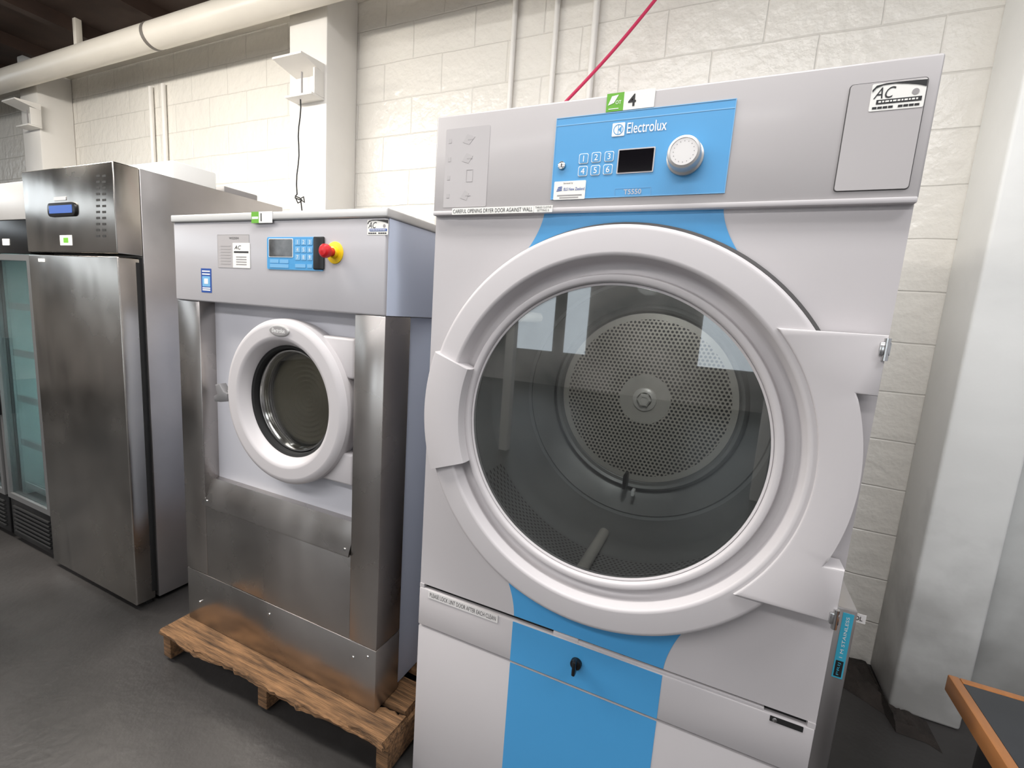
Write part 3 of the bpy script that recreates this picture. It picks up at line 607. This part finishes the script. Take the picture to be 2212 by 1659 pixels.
# stickers
mb = MB(); q = rc(504, 543, 68, 72, y); mb.rr(q, y-.0006, y, 'film', .002); mb.frame(q, .0008, y-.0009, y-.0004, 'icon_faint'); w = q[1]-q[0]; h = q[3]-q[2]
mb.text('W5250H', (q[0]+.38*w, q[0]+.68*w, q[2]+.86*h, q[2]+.93*h), y-.001, 'seam')
for k in range(7): mb.box(q[0]+.1*w, q[0]+.42*w, y-.001, y-.0006, q[2]+(.1+.09*k)*h, q[2]+(.14+.09*k)*h, 'icon_faint')
mb.build('programme_film', wm)
mb = MB(); q = rc(522, 552, 37, 54, y); mb.rr(q, y-.0014, y-.0006, 'paper', .001); w = q[1]-q[0]; h = q[3]-q[2]
mb.text('AC', (q[0]+.1*w, q[0]+.5*w, q[2]+.74*h, q[2]+.9*h), y-.0018, 'ink', shear=.3); mb.box(q[0]+.08*w, q[1]-.08*w, y-.0018, y-.0014, q[2]+.6*h, q[2]+.67*h, 'ink')
for k in range(4): mb.box(q[0]+.2*w, q[1]-.2*w, y-.0018, y-.0014, q[2]+(.12+.1*k)*h, q[2]+(.16+.1*k)*h, 'grey_icon')
mb.build('sticker', wm, 'small white service sticker')
mb = MB(); q = rc(446, 606, 22, 52, y); mb.rr(q, y-.0008, y, 'bluedk', .001); w = q[1]-q[0]; h = q[3]-q[2]; mb.rr((q[0]+.12*w, q[1]-.12*w, q[2]+.25*h, q[2]+.68*h), y-.0012, y-.0008, 'blue_light', .002); mb.rr((q[0]+.32*w, q[1]-.32*w, q[2]+.36*h, q[2]+.58*h), y-.0016, y-.0012, 'white', .002)
for k in (.08, .16, .74, .86): mb.box(q[0]+.12*w, q[1]-.12*w, y-.0012, y-.0008, q[2]+k*h, q[2]+(k+.05)*h, 'white')
mb.build('sticker', wm, 'dark blue energy sticker')
mb = MB(); q = rc(816, 491, 45, 33, y); ac_sticker(mb, q, y, 'bluedk'); mb.build('sticker', wm, 'white and blue service sticker at the top right')
yl = WY-.010
mb = MB(); q = rc(551, 470, 15, 22, yl); q1 = rc(574, 470, 29, 22, yl); zb_, zt = WLT-.033, WLT+.0005
mb.box(q[0], q1[0], yl-.001, yl-.0002, zb_, zt, 'green'); mb.box(q1[0], q1[1], yl-.001, yl-.0002, zb_, zt, 'paper'); mb.text('1', (q1[0]+.003, q1[0]+.018, zb_+.005, zt-.005), yl-.0014, 'ink', keep=True, bold=.02); mb.box(q[0]+.003, q1[0]-.003, yl-.0013, yl-.001, zb_+.012, zb_+.019, 'white'); mb.build('lot_tag', wm, 'green and white lot tag')
# ------------------------------------------------------------------ pallet
random.seed(11)
pt = thing('wooden_pallet', 'rough wooden pallet under the steel fronted washing machine', 'pallet', (-1.27, 1.45, 0))
PL0, PL1, PF, PB = -1.81, -.745, .925, 1.98
for i in range(7):
    y0 = PF+i*(PB-PF-.12)/6
    mb = MB(); mb.rough_board(PL0+random.uniform(-.01, .012), PL1+random.uniform(-.02, .0), y0, y0+.118, .109, .1305, 'wood', .007 if i == 0 else .002, seed=i*3.1, tilt=.03 if i == 0 else 0); mb.build('deck_board', pt)
for j, x in enumerate((PL0+.01, -1.30, PL1-.06)):
    mb = MB(); mb.box(x, x+.045, PF+.02+.015*j, PB, .014, .109, 'wood', .004, rot=((x, 1.4, .06), .012*(j-1), 'Z')); mb.build('stringer', pt)
for i in range(3):
    y0 = PF+.12+i*(PB-PF-.26)/2
    mb = MB(); mb.rough_board(PL0+.02, PL1-.02, y0, y0+.1, -.002, .014, 'wood', .002, seed=20+i); mb.build('bottom_board', pt)
# ------------------------------------------------------------------ upright steel fridge
FX0, FX1, FY, FB, FT = -2.905, -2.19, 1.05, 1.80, 1.868
fr = thing('upright_fridge', 'tall stainless steel single door upright fridge beside the washing machine', 'fridge', (-2.55, 1.42, 0))
mb = MB(); mb.box(FX0, FX1, FY+.09, FB, .02, FT, 'steel_s', .003); mb.build('cabinet', fr)
mb = MB(); mb.box(FX0+.01, FX1-.01, FY+.075, FY+.095, .05, 1.52, 'gap'); mb.build('door_gasket', fr)
mb = MB(); mb.box(FX0, FX1, FY, FY+.089, 1.527, FT, 'steel', .004, 3); fh = mb.build('header_panel', fr)
mb = MB(); mb.box(FX0, FX1, FY, FY+.076, .025, 1.515, 'steel', .005, 3); fd = mb.build('door', fr)
mb = MB(); mb.box(FX1-.004, FX1+.001, FY+.062, FY+.076, .06, 1.5, 'gap', .0005); mb.build('edge_seal', fd)
for sx in (FX0+.08, FX1-.08):
    for sy in (FY+.15, FB-.1):
        mb = MB(); mb.box(sx-.03, sx+.03, sy-.03, sy+.03, 0, .02, 'gap', .004); mb.build('foot', fr)
mb = MB(); mb.box(FX0+.02, FX1-.02, FY+.05, FY+.07, .003, .03, 'gap'); mb.build('kick_plate', fr)
mb = MB(); q = rc(136, 453, 60, 30, FY); mb.rr(q, FY-.008, FY, 'black', .02, .003); mb.rr((q[0]+.02, q[1]-.02, q[2]+.012, q[3]-.012), FY-.009, FY-.008, 'bluedk', .003); mb.build('thermostat_display', fh)
mb = MB(); q = rc(130, 429, 26, 8, FY); mb.rr(q, FY-.002, FY, 'knob', .002); mb.build('maker_plate', fh)
mb = MB()
for i in range(11):
    for cu in range(2):
        u = 212+cu*13; v = 380+i*13; q = rc(u, v, 8, 5, FY); mb.rr(q, FY-.0006, FY+.001, 'gap', .001)
mb.build('vent_slots', fh)
mb = MB(); q = rc(143, 519, 26, 22, FY); mb.rr(q, FY-.001, FY, 'paper', .001); w = q[1]-q[0]; h = q[3]-q[2]; mb.rr((q[0]+.3*w, q[0]+.7*w, q[2]+.25*h, q[2]+.75*h), FY-.0014, FY-.001, 'green', .001); mb.build('lot_tag', fh)
mb = MB(); q = rc(90, 562, 14, 7, FY); mb.rr(q, FY-.001, FY, 'paper', .001); mb.build('sticker', fd)
mb = MB(); mb.box(-2.62, -2.25, 1.30, 1.49, FT, FT+.085, 'white', .006); mb.build('white_top_box', fr)  # plain white box on top of the fridge
mb = MB(); mb.box(-2.5, -2.3, 1.56, 1.74, FT, FT+.05, 'grey_icon', .006); mb.build('vent_box', fr)
# ------------------------------------------------------------------ display coolers on the far left
def cooler(x0, x1, label, headc, T):
    y0, y1 = 1.06, 1.72
    t = thing('display_cooler', label, 'fridge', ((x0+x1)/2, 1.4, 0))
    mb = MB()
    mb.box(x0, x0+.025, y0+.04, y1, .03, T, 'black', .002); mb.box(x1-.025, x1, y0+.04, y1, .03, T, 'black', .002)
    mb.box(x0+.025, x1-.025, y1-.03, y1, .03, T, 'inner'); mb.box(x0+.025, x1-.025, y0+.04, y1-.03, T-.2, T, 'black'); mb.box(x0+.025, x1-.025, y0+.04, y1-.03, .03, .25, 'black'); mb.box(x0+.025, x0+.03, y0+.05, y1-.03, .25, T-.2, 'inner'); mb.box(x1-.03, x1-.025, y0+.05, y1-.03, .25, T-.2, 'inner')
    mb.build('cabinet', t)
    mb = MB(); mb.box(x0, x1, y0, y0+.04, T-.165, T, headc, .004); mb.box(x0, x1, y0+.003, y0+.04, 1.52, T-.165, 'black', .003)
    q = rc(14, 523, 14, 14, y0+.003)
    if x1 > -3: mb.rr(q, y0+.0, y0+.003, 'paper', .002)
    mb.build('header_panel', t)
    mb = MB(); mb.frame((x0+.004, x1-.004, .25, 1.515), .028, y0, y0+.035, 'coolframe'); d = mb.build('door', t)
    mb = MB(); mb.box(x0+.032, x1-.032, y0+.012, y0+.018, .278, 1.487, 'glass_f'); mb.build('door_glass', d)
    mb = MB(); mb.box(x0+.008, x0+.026, y0-.03, y0, .7, 1.1, 'black', .004); mb.build('handle', d)
    for k in range(5):
        z = .3+k*.24; mb = MB()
        for i in range(8): yy = y0+.08+i*.07; mb.tube([(x0+.031, yy, z), (x1-.031, yy, z)], .004, 'shelfw', 6)
        mb.box(x0+.031, x1-.031, y0+.06, y0+.066, z-.012, z+.022, 'shelfw'); mb.build('shelf', t)
    mb = MB(); mb.box(x1-.05, x1-.031, y0+.045, y0+.06, .35, 1.45, 'lamp'); mb.build('interior_lamp', t)
    mb = MB(); mb.box(x0, x1, y0+.01, y0+.04, .03, .245, 'black', .003)
    for i in range(7): mb.box(x0+.04, x1-.04, y0+.002, y0+.012, .06+i*.023, .07+i*.023, 'gap', .001)
    mb.build('grille', t)
    for sx in (x0+.05, x1-.05):
        for sy in (y0+.08, y1-.06):
            mb = MB(); mb.box(sx-.02, sx+.02, sy-.02, sy+.02, 0, .03, 'black'); mb.build('foot', t)
cooler(-3.38, -2.925, 'narrow glass door display cooler beside the steel upright fridge', 'knob', 1.835)
cooler(-3.86, -3.41, 'glass door display cooler furthest left, cut by the frame edge', 'black', 1.80)
# ------------------------------------------------------------------ things on the right
t = thing('flat_pack_carton', 'slim grey package with cyan label strip standing beside the dryer', 'package', (.31, 1.35, 0))
x0, x1, yf = .283, .332, 1.16
mb = MB(); mb.box(x0, x1, yf, yf+.7, 0, .82, 'steel_s', .004); mb.build('package_body', t)
mb = MB(); zt, zb_ = .81, .655; sx0, sx1 = x1-.026, x1-.006; mb.box(sx0, sx1, yf-.001, yf, zb_, zt, 'cyan'); mb.text('1 M STAINLESS', (sx0+.007, sx1-.007, zb_+.05, zt-.008), yf-.0015, 'white', rot=90); mb.box(sx0+.003, sx1-.003, yf-.0014, yf-.001, zb_+.004, zb_+.042, 'ink'); mb.text('PRIJ', (sx0+.007, sx1-.007, zb_+.008, zb_+.038), yf-.002, 'cyan', rot=90); mb.build('label_strip', t)
mb = MB(); q = rc(1834, 1330, 30, 18, yf+.05); q = (x1+.001, x1+.03, q[2], q[3]); mb.box(q[0], q[1], yf+.05, yf+.052, q[2], q[3], 'strip'); mb.box(q[0]-.004, q[0]+.003, yf+.052, yf+.056, q[2], q[3], 'strip'); mb.text('OL', (q[0]+.008, q[1]-.006, q[2]+.005, q[3]-.005), yf+.0495, 'inkg', bold=.02); mb.build('lot_tag', t)
t = thing('side_table', 'black topped table with wooden edging at the lower right corner', 'table', (.85, .8, 0))
TX0, TX1, TY0, TY1, TZ = .485, 1.25, .55, 1.14, .75
mb = MB(); mb.box(TX0+.018, TX1-.018, TY0+.018, TY1-.018, TZ-.03, TZ, 'tabletop'); mb.build('table_top', t)
mb = MB(); mb.box(TX0, TX0+.018, TY0, TY1, TZ-.034, TZ+.001, 'woodedge', .003); mb.box(TX1-.018, TX1, TY0, TY1, TZ-.034, TZ+.001, 'woodedge', .003); mb.box(TX0+.018, TX1-.018, TY0, TY0+.018, TZ-.034, TZ+.001, 'woodedge', .003); mb.box(TX0+.018, TX1-.018, TY1-.018, TY1, TZ-.034, TZ+.001, 'woodedge', .003); mb.build('edging', t)
for sx in (TX0+.03, TX1-.1):
    for sy in (TY0+.06, TY1-.12):
        mb = MB(); mb.box(sx, sx+.045, sy, sy+.045, 0, TZ-.03, 'black', .003); mb.build('leg', t)
# ------------------------------------------------------------------ light
def area(name, loc, size, power, col, rot=(0, 0, 0)):
    l = bpy.data.lights.new(name, 'AREA'); l.shape = 'RECTANGLE'; l.size, l.size_y = size; l.energy = power; l.color = col
    o = bpy.data.objects.new(name, l); C.objects.link(o); o.location = loc; o.rotation_euler = rot
area('tube_light_warm', (-3.4, .35, 2.85), (2.4, .25), 100, (1, .945, .865), (math.radians(25), 0, 0))
area('tube_light_cool', (-.5, .6, 3.15), (2.0, .25), 48, (1, .985, .97))
area('fill_light_right', (1.5, .3, 3.15), (1.2, .25), 32, (.98, .985, 1))  # unseen fill added to brighten the wall and pillar on the right
area('tube_light_back', (-1.6, -1.6, 3.15), (4.5, .4), 104, (1, .98, .98))
area('tube_light_far', (-3.0, -4.9, 3.15), (8.0, .5), 190, (.99, .98, 1))
pl = bpy.data.lights.new('drum_fill', 'POINT'); pl.energy = 4.6; pl.shadow_soft_size = .03; pl.color = (1, .99, .97)  # fill point added inside the drum to brighten its interior
o = bpy.data.objects.new('drum_fill', pl); C.objects.link(o); o.location = (DC[0]+.05, 1.09, DC[1]+.345)
w = bpy.data.worlds.new('room_air'); bpy.context.scene.world = w; w.use_nodes = True
n = w.node_tree.nodes; l = w.node_tree.links; bg = n['Background']
tc = n.new('ShaderNodeTexCoord'); nz = n.new('ShaderNodeTexNoise'); nz.inputs['Scale'].default_value = 3; nz.inputs['Detail'].default_value = 4
l.new(tc.outputs['Generated'], nz.inputs['Vector'])
rmp = n.new('ShaderNodeValToRGB'); rmp.color_ramp.elements[0].position = .35; rmp.color_ramp.elements[0].color = (.2, .2, .21, 1); rmp.color_ramp.elements[1].position = .7; rmp.color_ramp.elements[1].color = (.6, .61, .64, 1)
l.new(nz.outputs['Fac'], rmp.inputs[0]); l.new(rmp.outputs[0], bg.inputs[0]); bg.inputs[1].default_value = 1.15
bpy.context.scene.view_settings.view_transform = 'Standard'
